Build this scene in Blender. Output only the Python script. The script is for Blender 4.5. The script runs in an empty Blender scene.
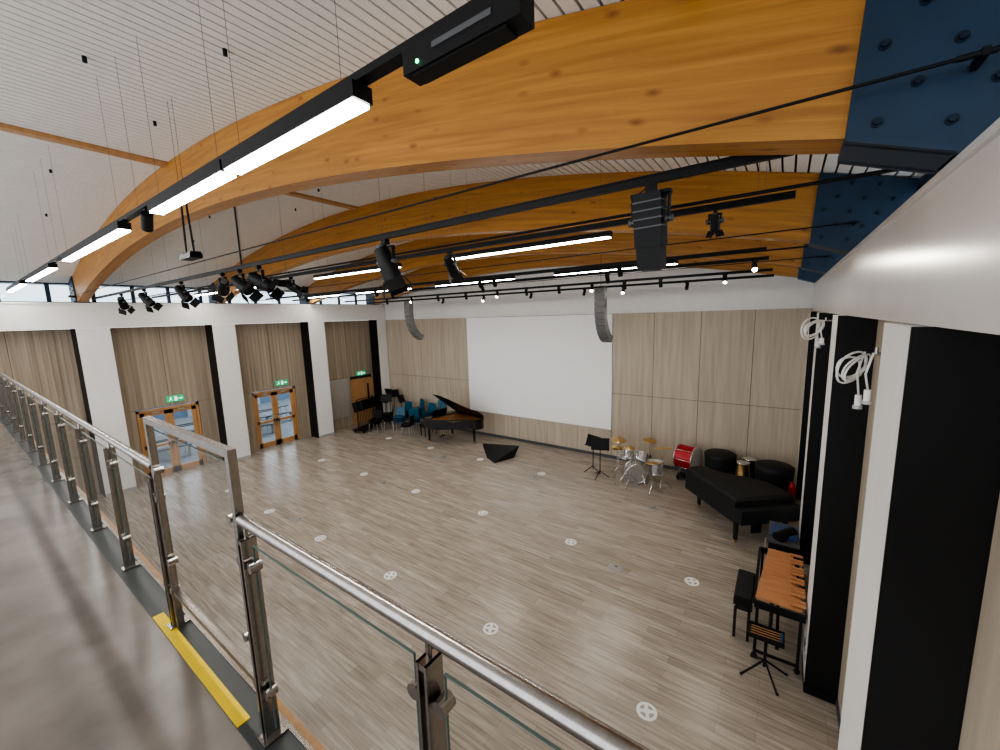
import bpy, bmesh, math, random
from mathutils import Vector, Matrix
random.seed(7)
H=5.0
# ---------------------------------------------------------------- materials
def nt(name):
    m=bpy.data.materials.new(name); m.use_nodes=True
    t=m.node_tree; b=t.nodes['Principled BSDF']
    return m,t,b
def plain(name,col,rough=.5,metal=0,em=None,es=0,var=.06,scale=6,spec=None):
    m,t,b=nt(name)
    n=t.nodes.new('ShaderNodeTexNoise'); n.inputs['Scale'].default_value=scale; n.inputs['Detail'].default_value=4
    tc=t.nodes.new('ShaderNodeTexCoord'); t.links.new(tc.outputs['Object'],n.inputs['Vector'])
    r=t.nodes.new('ShaderNodeValToRGB')
    r.color_ramp.elements[0].position=.3; r.color_ramp.elements[1].position=.7
    r.color_ramp.elements[0].color=(*[max(0,c*(1-var)) for c in col],1)
    r.color_ramp.elements[1].color=(*[min(1,c*(1+var)) for c in col],1)
    t.links.new(n.outputs['Fac'],r.inputs['Fac']); t.links.new(r.outputs['Color'],b.inputs['Base Color'])
    b.inputs['Roughness'].default_value=rough; b.inputs['Metallic'].default_value=metal
    if spec is not None: b.inputs['Specular IOR Level'].default_value=spec
    if em: b.inputs['Emission Color'].default_value=(*em,1); b.inputs['Emission Strength'].default_value=es
    return m
def grain(name,c1,c2,scl,rough=.5,coord='Object',bump=0):
    m,t,b=nt(name)
    tc=t.nodes.new('ShaderNodeTexCoord'); mp=t.nodes.new('ShaderNodeMapping')
    mp.inputs['Scale'].default_value=scl
    t.links.new(tc.outputs[coord],mp.inputs['Vector'])
    n=t.nodes.new('ShaderNodeTexNoise'); n.inputs['Scale'].default_value=1; n.inputs['Detail'].default_value=5; n.inputs['Roughness'].default_value=.6
    t.links.new(mp.outputs['Vector'],n.inputs['Vector'])
    r=t.nodes.new('ShaderNodeValToRGB'); r.color_ramp.elements[0].position=.32; r.color_ramp.elements[1].position=.68
    r.color_ramp.elements[0].color=(*c1,1); r.color_ramp.elements[1].color=(*c2,1)
    t.links.new(n.outputs['Fac'],r.inputs['Fac']); t.links.new(r.outputs['Color'],b.inputs['Base Color'])
    b.inputs['Roughness'].default_value=rough
    return m
def planks(name,c1,c2,mortar,bw,rh,rough,rotz=0,gr=(1.2,22,1),gamt=.35):
    m,t,b=nt(name)
    tc=t.nodes.new('ShaderNodeTexCoord'); mp=t.nodes.new('ShaderNodeMapping')
    mp.inputs['Rotation'].default_value=(0,0,rotz)
    t.links.new(tc.outputs['Object'],mp.inputs['Vector'])
    br=t.nodes.new('ShaderNodeTexBrick'); br.inputs['Scale'].default_value=1
    br.inputs['Brick Width'].default_value=bw; br.inputs['Row Height'].default_value=rh
    br.inputs['Mortar Size'].default_value=.0025; br.inputs['Mortar Smooth'].default_value=.3
    br.inputs['Color1'].default_value=(*c1,1); br.inputs['Color2'].default_value=(*c2,1); br.inputs['Mortar'].default_value=(*mortar,1)
    br.offset=.37; br.inputs['Bias'].default_value=0
    t.links.new(mp.outputs['Vector'],br.inputs['Vector'])
    m2=t.nodes.new('ShaderNodeMapping'); m2.inputs['Scale'].default_value=gr
    t.links.new(mp.outputs['Vector'],m2.inputs['Vector'])
    n=t.nodes.new('ShaderNodeTexNoise'); n.inputs['Scale'].default_value=1; n.inputs['Detail'].default_value=6
    t.links.new(m2.outputs['Vector'],n.inputs['Vector'])
    r=t.nodes.new('ShaderNodeValToRGB'); r.color_ramp.elements[0].position=.3; r.color_ramp.elements[1].position=.7
    g=1-gamt; r.color_ramp.elements[0].color=(g,g,g*.98,1); r.color_ramp.elements[1].color=(1.0,1.0,1.0,1)
    t.links.new(n.outputs['Fac'],r.inputs['Fac'])
    mx=t.nodes.new('ShaderNodeMix'); mx.data_type='RGBA'; mx.blend_type='MULTIPLY'; mx.inputs[0].default_value=1
    t.links.new(br.outputs['Color'],mx.inputs[6]); t.links.new(r.outputs['Color'],mx.inputs[7])
    t.links.new(mx.outputs[2],b.inputs['Base Color'])
    b.inputs['Roughness'].default_value=rough
    return m
def glass(name,tint=(.96,.975,.97),base=.03,gain=.5):
    m=bpy.data.materials.new(name); m.use_nodes=True; t=m.node_tree; t.nodes.clear()
    o=t.nodes.new('ShaderNodeOutputMaterial'); mix=t.nodes.new('ShaderNodeMixShader')
    tr=t.nodes.new('ShaderNodeBsdfTransparent'); tr.inputs['Color'].default_value=(*tint,1)
    gl=t.nodes.new('ShaderNodeBsdfGlossy'); gl.inputs['Roughness'].default_value=.01
    lw=t.nodes.new('ShaderNodeLayerWeight'); lw.inputs['Blend'].default_value=.5
    pw=t.nodes.new('ShaderNodeMath'); pw.operation='POWER'; pw.inputs[1].default_value=4.5
    ma=t.nodes.new('ShaderNodeMath'); ma.operation='MULTIPLY_ADD'; ma.inputs[1].default_value=gain; ma.inputs[2].default_value=base
    t.links.new(lw.outputs['Facing'],pw.inputs[0]); t.links.new(pw.outputs[0],ma.inputs[0]); t.links.new(ma.outputs[0],mix.inputs[0])
    t.links.new(tr.outputs[0],mix.inputs[1]); t.links.new(gl.outputs[0],mix.inputs[2]); t.links.new(mix.outputs[0],o.inputs[0])
    return m
def glulam():
    m,t,b=nt('glulam_spruce')
    tc=t.nodes.new('ShaderNodeTexCoord')
    mp=t.nodes.new('ShaderNodeMapping'); mp.inputs['Scale'].default_value=(1.0,20,1)
    t.links.new(tc.outputs['UV'],mp.inputs['Vector'])
    n=t.nodes.new('ShaderNodeTexNoise'); n.inputs['Scale'].default_value=1; n.inputs['Detail'].default_value=7; n.inputs['Distortion'].default_value=.6
    t.links.new(mp.outputs['Vector'],n.inputs['Vector'])
    r=t.nodes.new('ShaderNodeValToRGB'); r.color_ramp.elements[0].position=.25; r.color_ramp.elements[1].position=.75
    r.color_ramp.elements[0].color=(.31,.125,.020,1); r.color_ramp.elements[1].color=(.52,.245,.045,1)
    t.links.new(n.outputs['Fac'],r.inputs['Fac'])
    br=t.nodes.new('ShaderNodeTexBrick'); br.inputs['Scale'].default_value=1; br.inputs['Brick Width'].default_value=2.3; br.inputs['Row Height'].default_value=.045
    br.inputs['Mortar Size'].default_value=.001; br.inputs['Color1'].default_value=(1,1,1,1); br.inputs['Color2'].default_value=(.86,.82,.78,1); br.inputs['Mortar'].default_value=(.7,.6,.5,1)
    t.links.new(tc.outputs['UV'],br.inputs['Vector'])
    mx=t.nodes.new('ShaderNodeMix'); mx.data_type='RGBA'; mx.blend_type='MULTIPLY'; mx.inputs[0].default_value=.5
    t.links.new(r.outputs['Color'],mx.inputs[6]); t.links.new(br.outputs['Color'],mx.inputs[7])
    m2=t.nodes.new('ShaderNodeMapping'); m2.inputs['Scale'].default_value=(3.2,7.5,1)
    t.links.new(tc.outputs['UV'],m2.inputs['Vector'])
    v=t.nodes.new('ShaderNodeTexVoronoi'); v.inputs['Scale'].default_value=1; t.links.new(m2.outputs['Vector'],v.inputs['Vector'])
    r2=t.nodes.new('ShaderNodeValToRGB'); r2.color_ramp.elements[0].position=.04; r2.color_ramp.elements[1].position=.2
    r2.color_ramp.elements[0].color=(.42,.26,.16,1); r2.color_ramp.elements[1].color=(1,1,1,1)
    t.links.new(v.outputs['Distance'],r2.inputs['Fac'])
    mx2=t.nodes.new('ShaderNodeMix'); mx2.data_type='RGBA'; mx2.blend_type='MULTIPLY'; mx2.inputs[0].default_value=.8
    t.links.new(mx.outputs[2],mx2.inputs[6]); t.links.new(r2.outputs['Color'],mx2.inputs[7])
    t.links.new(mx2.outputs[2],b.inputs['Base Color'])
    b.inputs['Roughness'].default_value=.45
    return m
M={}
M['floor']=planks('floor_oak_vinyl',(.42,.355,.295),(.55,.475,.40),(.29,.25,.21),1.1,.14,.27,gr=(1.6,26,1),gamt=.48)
M['walk']=plain('walkway_vinyl',(.165,.14,.12),.26,var=.28,scale=2.2)
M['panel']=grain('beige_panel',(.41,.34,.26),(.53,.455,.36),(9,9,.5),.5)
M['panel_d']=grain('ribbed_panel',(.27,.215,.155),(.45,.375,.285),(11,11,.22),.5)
M['white']=plain('white_paint',(.82,.81,.79),.45,var=.02)
M['beam']=plain('white_beam_paint',(.70,.675,.65),.22,var=.03,scale=2)
M['screen']=plain('screen_fabric',(.93,.93,.93),.7,var=.01)
M['ceil']=plain('ceiling_slat_white',(.84,.82,.78),.55,var=.02)
M['black']=plain('matt_black',(.005,.005,.0055),.5,spec=.25)
M['blackg']=plain('gloss_black',(.006,.006,.006),.12)
M['cover']=plain('black_fabric_cover',(.007,.008,.010),.6,scale=20,var=.3,spec=.4)
M['gap']=plain('shadow_gap',(.02,.018,.016),.9)
M['steel']=plain('brushed_stainless',(.40,.375,.355),.25,1,scale=40,var=.1)
M['chrome']=plain('chrome',(.8,.8,.8),.12,1)
M['silver']=plain('silver_drum_wrap',(.55,.55,.56),.22,.8)
M['blue']=plain('blue_steel_paint',(.003,.024,.055),.45,var=.2,scale=3)
M['bolt']=plain('bolt_blue',(.002,.013,.03),.35,.3)
M['glass']=glass('balustrade_glass'); M['wglass']=glass('window_glass',(.80,.91,.98))
M['gedge']=plain('glass_edge',(.10,.15,.14),.15)
M['yellow']=plain('yellow_tread',(.80,.56,.02),.6)
M['led']=plain('led_diffuser',(1,1,1),.5,em=(1,.96,.90),es=46)
M['ledoff']=plain('lamp_lens',(1,1,1),.3,em=(1,.95,.85),es=90)
M['grey']=plain('dark_grey_metal',(.08,.08,.085),.5)
M['kerb']=plain('kerb_trim',(.05,.055,.055),.45)
M['arr']=plain('speaker_grey',(.20,.195,.19),.5)
M['arrg']=plain('speaker_grille',(.13,.127,.125),.6)
M['lgrey']=plain('light_grey_metal',(.45,.45,.45),.45,.3)
M['oak']=grain('oak_door',(.42,.22,.09),(.54,.30,.13),(12,12,.8),.4)
M['green']=plain('exit_green',(.0,.33,.14),.5,em=(0,.5,.22),es=.7)
M['signw']=plain('sign_white',(.9,.9,.9),.5,em=(1,1,1),es=.9)
M['gled']=plain('green_led',(0,1,.2),.5,em=(0,1,.25),es=12)
M['teal']=plain('blue_chair_plastic',(.008,.085,.15),.4)
M['red']=plain('red_sparkle',(.38,.015,.025),.25,.3)
M['brass']=plain('cymbal_brass',(.70,.50,.22),.28,1)
M['skin']=plain('drum_head',(.85,.84,.8),.5)
M['rose']=grain('rosewood_bar',(.45,.19,.08),(.62,.30,.14),(3,20,3),.35)
M['sound']=plain('soundboard_gold',(.38,.15,.05),.35,.2)
M['ivory']=plain('ivory_keys',(.85,.84,.78),.3)
M['cable']=plain('white_cable',(.82,.81,.79),.4)
M['disc']=plain('floor_disc_white',(.86,.85,.83),.45)
M['discg']=plain('floor_disc_grey',(.34,.32,.30),.4,.4)
M['pave']=planks('outside_paving',(.20,.22,.25),(.25,.27,.30),(.15,.15,.15),.6,.4,.8)
M['navy']=plain('navy_book',(.02,.06,.16),.5)
M['hedge']=plain('outside_wall',(.14,.20,.28),.8)
# ---------------------------------------------------------------- mesh builder
class MB:
    def __init__(s,name): s.name=name; s.bm=bmesh.new(); s.mats=[]; s.T=Matrix.Identity(4)
    def mi(s,m):
        if m not in s.mats: s.mats.append(m)
        return s.mats.index(m)
    def _f(s,vs,idx,m,smooth=False):
        k=s.mi(m); bv=[s.bm.verts.new(s.T@Vector(v)) for v in vs]
        for f in idx:
            try:
                fc=s.bm.faces.new([bv[i] for i in f]); fc.material_index=k; fc.smooth=smooth
            except ValueError: pass
    def box(s,x0,x1,y0,y1,z0,z1,m):
        if x1<x0:x0,x1=x1,x0
        if y1<y0:y0,y1=y1,y0
        v=[(x0,y0,z0),(x1,y0,z0),(x1,y1,z0),(x0,y1,z0),(x0,y0,z1),(x1,y0,z1),(x1,y1,z1),(x0,y1,z1)]
        s._f(v,[(3,2,1,0),(4,5,6,7),(0,1,5,4),(1,2,6,5),(2,3,7,6),(3,0,4,7)],m)
    def paney(s,x0,x1,y,z0,z1,m): s._f([(x0,y,z0),(x1,y,z0),(x1,y,z1),(x0,y,z1)],[(0,1,2,3)],m)
    def panex(s,x,y0,y1,z0,z1,m): s._f([(x,y0,z0),(x,y1,z0),(x,y1,z1),(x,y0,z1)],[(0,1,2,3)],m)
    def obox(s,c,ax,ay,az,m):
        c,ax,ay,az=map(Vector,(c,ax,ay,az)); v=[]
        for k in (-1,1):
            for (i,j) in ((-1,-1),(1,-1),(1,1),(-1,1)): v.append(c+ax*i+ay*j+az*k)
        s._f(v,[(3,2,1,0),(4,5,6,7),(0,1,5,4),(1,2,6,5),(2,3,7,6),(3,0,4,7)],m)
    def cyl(s,p0,p1,r0,m,r1=None,n=16,caps=True,capm=None):
        p0=Vector(p0);p1=Vector(p1); r1=r0 if r1 is None else r1
        d=(p1-p0).normalized(); a=d.orthogonal().normalized(); b=d.cross(a)
        v=[];
        for p,r in((p0,r0),(p1,r1)):
            for i in range(n):
                t=2*math.pi*i/n; v.append(p+a*math.cos(t)*r+b*math.sin(t)*r)
        s._f(v,[(i,(i+1)%n,n+(i+1)%n,n+i) for i in range(n)],m,True)
        if caps:
            s._f(v[:n],[tuple(reversed(range(n)))],capm or m); s._f(v[n:],[tuple(range(n))],capm or m)
    def tube(s,pts,r,m,n=8):
        pts=[Vector(p) for p in pts]; rings=[]; prev=None
        for i,p in enumerate(pts):
            d=(pts[min(i+1,len(pts)-1)]-pts[max(i-1,0)]).normalized()
            a=d.orthogonal().normalized() if prev is None else (prev-d*prev.dot(d)).normalized()
            prev=a; b=d.cross(a)
            rings.append([p+a*math.cos(2*math.pi*k/n)*r+b*math.sin(2*math.pi*k/n)*r for k in range(n)])
        v=[q for rg in rings for q in rg]; f=[]
        for i in range(len(pts)-1):
            for k in range(n): f.append((i*n+k,i*n+(k+1)%n,(i+1)*n+(k+1)%n,(i+1)*n+k))
        f.append(tuple(reversed(range(n)))); f.append(tuple(range((len(pts)-1)*n,len(pts)*n)))
        s._f(v,f,m,True)
    def prism(s,poly,z0,z1,m,top=None,inset=None):
        n=len(poly); cx=sum(p[0] for p in poly)/n; cy=sum(p[1] for p in poly)/n; k=inset or 1
        v=[(p[0],p[1],z0) for p in poly]+[(cx+(p[0]-cx)*k,cy+(p[1]-cy)*k,z1) for p in poly]
        s._f(v,[(i,(i+1)%n,n+(i+1)%n,n+i) for i in range(n)]+[tuple(reversed(range(n)))],m)
        s._f(v[n:],[tuple(range(n))],top or m)
    def prismy(s,poly,y0,y1,m):
        n=len(poly); v=[(p[0],y0,p[1]) for p in poly]+[(p[0],y1,p[1]) for p in poly]
        s._f(v,[((i+1)%n,i,n+i,n+(i+1)%n) for i in range(n)]+[tuple(range(n)),tuple(reversed(range(n,2*n)))],m)
    def prismx(s,poly,x0,x1,m):
        n=len(poly); v=[(x0,p[0],p[1]) for p in poly]+[(x1,p[0],p[1]) for p in poly]
        s._f(v,[(i,(i+1)%n,n+(i+1)%n,n+i) for i in range(n)]+[tuple(reversed(range(n))),tuple(range(n,2*n))],m)
    def lathe(s,prof,c,m,n=24,axis=None):
        c=Vector(c); d=Vector(axis or (0,0,1)).normalized(); a=d.orthogonal().normalized(); b=d.cross(a); v=[];f=[]
        for r,z in prof:
            for k in range(n):
                t=2*math.pi*k/n; v.append(c+d*z+a*math.cos(t)*r+b*math.sin(t)*r)
        for i in range(len(prof)-1):
            for k in range(n): f.append((i*n+k,i*n+(k+1)%n,(i+1)*n+(k+1)%n,(i+1)*n+k))
        s._f(v,f,m,True)
    def sphere(s,c,r,m,n=12):
        s.lathe([(max(.0005,r*math.sin(math.pi*i/8)),-r*math.cos(math.pi*i/8)) for i in range(9)],c,m,n)
    def done(s,bevel=0,fix=True):
        if fix: bmesh.ops.recalc_face_normals(s.bm,faces=s.bm.faces)
        me=bpy.data.meshes.new(s.name); s.bm.to_mesh(me); s.bm.free()
        for m in s.mats: me.materials.append(M[m])
        o=bpy.data.objects.new(s.name,me); bpy.context.scene.collection.objects.link(o)
        if bevel:
            b=o.modifiers.new('bevel','BEVEL'); b.width=bevel; b.segments=2; b.limit_method='ANGLE'
        return o
XL=-16.8; XR=.82; YF=13.1; XC=-8.0
def zlow(x): return H+1.65-.95*((x-XC)/8.3)**2
def ztop(x): return H+2.5-1.1*((x-XC)/8.4)**2
# ---------------------------------------------------------------- floor
b=MB('floor'); b.box(-17,1.1,-2.6,YF+.3,-.2,0,'floor'); b.done()
b=MB('courtyard_ground'); b.box(-40,-17.05,-15,30,-.25,-.05,'pave'); b.done()
b=MB('courtyard_wall'); b.box(-27.2,-27,-15,30,-.05,2.3,'hedge')
for i in range(12): b.box(-27,-26.9,-14+i*3.6,-13.8+i*3.6,-.05,2.5,'lgrey')
b.done()
for k,(x,y) in enumerate([(-19.6,4.6),(-19.9,7.9),(-20.3,1.6),(-21.5,9.6),(-21.8,6.0)]):
    b=MB('courtyard_table')
    b.box(x-.4,x+.4,y-.7,y+.7,.66,.7,'grey')
    for dx in(-.3,.3):
        for dy in(-.6,.6): b.cyl((x+dx,y+dy,-.05),(x+dx,y+dy,.66),.02,'lgrey')
    for sx in(-.75,.75):
        b.box(x+sx-.15,x+sx+.15,y-.7,y+.7,.38,.42,'grey')
        for dy in(-.6,.6): b.box(x+sx-.12,x+sx+.12,y+dy-.02,y+dy+.02,-.05,.38,'lgrey')
    b.done()
# ---------------------------------------------------------------- wall_left
PL=[2.3,5.6,9.05,12.5]
doors=[(3.4,5.1),(6.85,8.55)]
b=MB('wall_left')
b.box(XL-.25,XL-.03,-2.6,YF,2.34,H-.01,'gap')
edges=[-2.6]+[v for d in doors for v in d]+[YF]
for i in range(0,len(edges),2): b.box(XL-.25,XL-.03,edges[i],edges[i+1],0,2.34,'gap')
def panelsY(b,x0,x1,y0,y1,z0,z1,n,m,g=.006):
    w=(y1-y0)/n
    for i in range(n): b.box(x0,x1,y0+i*w+g,y0+(i+1)*w-g,z0+g,z1-g,m)
bays=[(-2.6,PL[0]),(PL[0]+.7,PL[1]),(PL[1]+.7,PL[2]),(PL[2]+.7,PL[3])]
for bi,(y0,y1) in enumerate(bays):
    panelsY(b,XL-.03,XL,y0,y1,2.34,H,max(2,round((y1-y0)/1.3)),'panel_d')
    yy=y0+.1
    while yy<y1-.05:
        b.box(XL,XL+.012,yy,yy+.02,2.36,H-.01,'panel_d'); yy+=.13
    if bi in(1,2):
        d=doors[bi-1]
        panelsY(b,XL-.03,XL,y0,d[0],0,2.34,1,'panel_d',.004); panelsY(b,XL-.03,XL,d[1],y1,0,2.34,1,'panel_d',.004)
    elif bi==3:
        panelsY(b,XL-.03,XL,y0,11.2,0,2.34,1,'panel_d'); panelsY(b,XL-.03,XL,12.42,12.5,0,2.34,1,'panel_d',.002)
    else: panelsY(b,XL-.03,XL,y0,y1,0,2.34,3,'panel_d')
b.done()
for y in PL:
    b=MB('pilaster')
    y1=min(y+.72,YF-.06)
    b.box(XL+.001,XL+.6,y+.012,y1,0,H-.002,'white'); b.box(XL+.001,XL+.595,y-.002,y+.012,0,H-.002,'black')
    b.box(XL+.001,XL+.61,y+.01,y1,0,.1,'lgrey'); b.done()
b=MB('trim_left_beam'); b.box(XL-.25,XL+.6,-2.6,YF-.06,H,H+.7,'white'); b.box(XL-.25,XL+.64,-2.6,YF-.06,H+.68,H+.72,'white'); b.done()
b=MB('window_1')
y=-2.5
while y<YF-.2:
    b.box(XL-.1,XL-.02,y-.045,y+.045,H+.725,H+1.32,'blue')
    b.panex(XL-.06,y+.045,y+.855,H+.74,H+1.3,'wglass')
    y+=.9
b.box(XL-.1,XL-.02,-2.6,YF-.06,H+.725,H+.77,'blue'); b.box(XL-.1,XL-.02,-2.6,YF-.06,H+1.26,H+1.33,'blue')
b.box(XL-.12,XL,-2.6,YF-.06,H+1.28,H+1.36,'blue')
b.done()
def glazed_doors(name,y0,y1):
    b=MB(name); x=XL-.12; h=2.3; y0+=.01; y1-=.01
    b.box(x-.03,x+.1,y0,y0+.07,0.01,h,'oak'); b.box(x-.03,x+.1,y1-.07,y1,0.01,h,'oak'); b.box(x-.03,x+.1,y0,y1,h-.08,h,'oak')
    mid=(y0+y1)/2
    for (a,c) in((y0+.075,mid-.004),(mid+.004,y1-.075)):
        for (p,q) in((a,a+.12),(c-.12,c)): b.box(x,x+.05,p,q,.01,h-.09,'oak')
        b.box(x,x+.05,a,c,.01,.22,'oak'); b.box(x,x+.05,a,c,h-.22,h-.09,'oak'); b.box(x,x+.05,a,c,1.0,1.1,'oak')
        b.panex(x+.025,a+.12,c-.12,.22,1.0,'wglass'); b.panex(x+.025,a+.12,c-.12,1.1,h-.22,'wglass')
    for s in(-1,1):
        b.tube([(x+.05,mid+s*.07,.85),(x+.1,mid+s*.07,.87),(x+.1,mid+s*.07,1.25),(x+.05,mid+s*.07,1.27)],.012,'steel')
    b.box(x+.05,x+.1,mid-.45,mid-.25,h-.14,h-.1,'lgrey'); b.box(x+.05,x+.1,mid+.25,mid+.45,h-.14,h-.1,'lgrey')
    return b.done()
glazed_doors('door_1',*doors[0]); glazed_doors('door_2',*doors[1])
b=MB('door_3'); x=XL-.02
b.box(x,x+.05,11.2,11.27,0,2.2,'oak'); b.box(x,x+.05,12.35,12.42,0,2.2,'oak'); b.box(x,x+.05,11.2,12.42,2.13,2.2,'oak')
b.box(x,x+.03,11.275,12.345,.01,2.125,'oak'); b.box(x+.02,x+.035,12.1,12.2,1.1,1.9,'black'); b.tube([(x+.03,12.25,1),(x+.08,12.25,1),(x+.08,12.13,1)],.011,'steel'); b.done()
b=MB('wall_air_grille'); b.box(XL,XL+.04,9.95,11.0,.5,2.3,'lgrey')
for i in range(28): b.box(XL+.04,XL+.05,10.0,10.95,.56+i*.06,.585+i*.06,'panel')
b.done()
def exit_sign(y,z):
    b=MB('exit_sign'); x=XL+.02
    b.box(x-.02,x,y-.05,y+.05,z+.02,z+.12,'lgrey')
    b.box(x,x+.03,y-.24,y+.24,z-.1,z+.1,'green')
    f=x+.034
    b.obox((f,y-.12,z+.06),(.002,0,0),(0,.012,0),(0,0,.012),'signw')
    b.obox((f,y-.13,z+.015),(.002,0,0),(0,.014,.01),(0,-.012,.032),'signw')
    b.obox((f,y-.16,z-.04),(.002,0,0),(0,.008,.0),(0,.024,.03),'signw'); b.obox((f,y-.10,z-.03),(.002,0,0),(0,.008,0),(0,-.02,.03),'signw')
    b.box(f-.002,f+.002,y-.02,y+.05,z-.07,z+.07,'signw')
    b.box(f-.002,f+.002,y+.08,y+.16,z-.01,z+.01,'signw'); b.prismx([(y+.15,z-.035),(y+.21,z),(y+.15,z+.035)],f-.002,f+.002,'signw')
    b.done()
exit_sign(4.45,2.56); exit_sign(8.0,2.56); exit_sign(11.8,2.45)
# ---------------------------------------------------------------- far wall
b=MB('wall_far')
b.box(-17,1.1,YF,YF+.3,0,H+1.1,'gap')
joints=[-16.8,-15.25,-13.85,-12.4,-10.97]; SX0,SX1=-10.97,-4.69
jr=[-4.69,-3.36,-2.03,-.70,XR]
def panelsX(b,js,z0,z1,m='panel',g=.006):
    for i in range(len(js)-1): b.box(js[i]+g,js[i+1]-g,YF-.03,YF,z0+g,z1-g,m)
for (z0,z1) in((.1,2.3),(2.3,H)):
    panelsX(b,joints,z0,z1); panelsX(b,jr,z0,z1)
mid=[SX0+(SX1-SX0)*i/5 for i in range(6)]
panelsX(b,mid,.1,1.03)
pp=[(-17,H)]+[(-17+18.1*i/30,ztop(-17+18.1*i/30)-.005) for i in range(31)]+[(1.1,H)]
b.prismy(pp,YF-.02,YF+.3,'white')
b.box(XL,XR,YF-.05,YF,H-.02,H+.03,'white')
b.done()
b=MB('baseboard_far'); b.box(XL,XR,YF-.05,YF-.01,0,.1,'grey'); b.done()
b=MB('projection_screen'); b.box(SX0,SX1,YF-.07,YF-.031,1.04,H-.03,'screen'); b.box(SX0-.01,SX1+.01,YF-.08,YF-.031,1.02,1.05,'white'); b.done()
# ---------------------------------------------------------------- right wall
PR=[2.65,6.0,9.35,12.6]
b=MB('wall_right')
b.box(XR+.03,XR+.3,-2.6,YF,0,H-.11,'gap')
for (y0,y1) in[(-2.6,2.65),(3.3,6.0),(6.65,9.35),(10.0,12.6)]:
    n=max(2,round((y1-y0)/1.33))
    for (z0,z1) in((.1,2.3),(2.3,H-.11)): panelsY(b,XR,XR+.03,y0,y1,z0,z1,n,'panel')
b.done()
b=MB('baseboard_right'); b.box(XR-.015,XR+.03,-2.6,YF-.05,0,.1,'grey'); b.done()
for y in PR:
    b=MB('pilaster'); y1=min(y+.65,YF-.06)
    b.box(.48,XR-.001,y+.012,y1,0,H-.105,'white'); b.box(.48,XR-.001,y-.002,y+.012,0,H-.105,'black')
    b.box(.475,XR-.001,y-.03,y1,0,.1,'black'); b.done()
b=MB('trim_right_beam'); b.box(.53,1.1,-2.6,YF-.06,H-.1,H+.55,'beam'); b.box(.51,1.1,-2.6,YF-.06,H+.54,H+.575,'beam'); b.done()
b=MB('window_2')
y=-2.5
while y<YF-.2:
    b.box(1.0,1.08,y-.03,y+.03,H+.58,H+1.15,'blue'); b.panex(1.04,y+.03,y+1.09,H+.59,H+1.12,'wglass'); y+=1.12
b.box(1.0,1.08,-2.6,YF-.06,H+1.1,H+1.25,'blue')
b.done()
b=MB('wall_socket'); b.box(.468,.48,6.2,6.36,.42,.52,'lgrey'); b.box(.464,.468,6.22,6.27,.44,.49,'black'); b.box(.464,.468,6.29,6.34,.44,.49,'black'); b.done()
b=MB('wall_notice_blue'); b.box(XR-.012,XR,5.3,5.55,1.0,1.9,'teal'); b.box(XR-.018,XR-.012,5.34,5.51,1.05,1.3,'signw'); b.done()
# ---------------------------------------------------------------- ceiling
b=MB('ceiling')
x=-17.0; P=.118
NS=48
def xs(a,c,n): return [a+(c-a)*i/n for i in range(n+1)]
px=xs(-17.05,1.15,NS)
for i in range(NS):
    a,c=px[i],px[i+1]
    b._f([(a,-2.6,ztop(a)+.03),(c,-2.6,ztop(c)+.03),(c,YF+.3,ztop(c)+.03),(a,YF+.3,ztop(a)+.03),
          (a,-2.6,ztop(a)+.2),(c,-2.6,ztop(c)+.2),(c,YF+.3,ztop(c)+.2),(a,YF+.3,ztop(a)+.2)],[(0,1,2,3),(7,6,5,4),(0,4,5,1),(3,2,6,7)],'gap')
while x<1.1:
    a,c=x,x+P-.021
    if not(XC-.12<x+.05<XC+.12):
        z0,z1=ztop(a),ztop(c)
        b._f([(a,-2.6,z0),(c,-2.6,z1),(c,YF,z1),(a,YF,z0),(a,-2.6,z0+.025),(c,-2.6,z1+.025),(c,YF,z1+.025),(a,YF,z0+.025)],
         [(3,2,1,0),(4,5,6,7),(0,1,5,4),(1,2,6,5),(2,3,7,6),(3,0,4,7)],'ceil')
    x+=P
b.done()
b=MB('trim_ridge'); b.box(XC-.07,XC+.07,-2.6,YF-.03,ztop(XC)-.05,ztop(XC)+.02,'oak'); b.done()
b=MB('ceiling_fixings')
for (x,y) in [(-3.4,.9),(-3.9,1.7),(-5.2,1.1),(-6.4,1.9),(-9.5,1.4),(-10.6,3.9),(-5.4,3.9),(-2.4,1.6),(-10.9,.7),(-12.6,4.2),(-7.0,.6),(-9,5),(-12,1.6),(-7.4,4.6)]:
    b.cyl((x,y,ztop(x)-.05),(x,y,ztop(x)+.02),.017,'black',n=10)
b.done()
b=MB('smoke_detector'); b.lathe([(.001,-.1),(.05,-.1),(.06,-.07),(.06,-.0),(.001,0)],(-.5,2.3,ztop(-.5)),'black',20); b.done()
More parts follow.
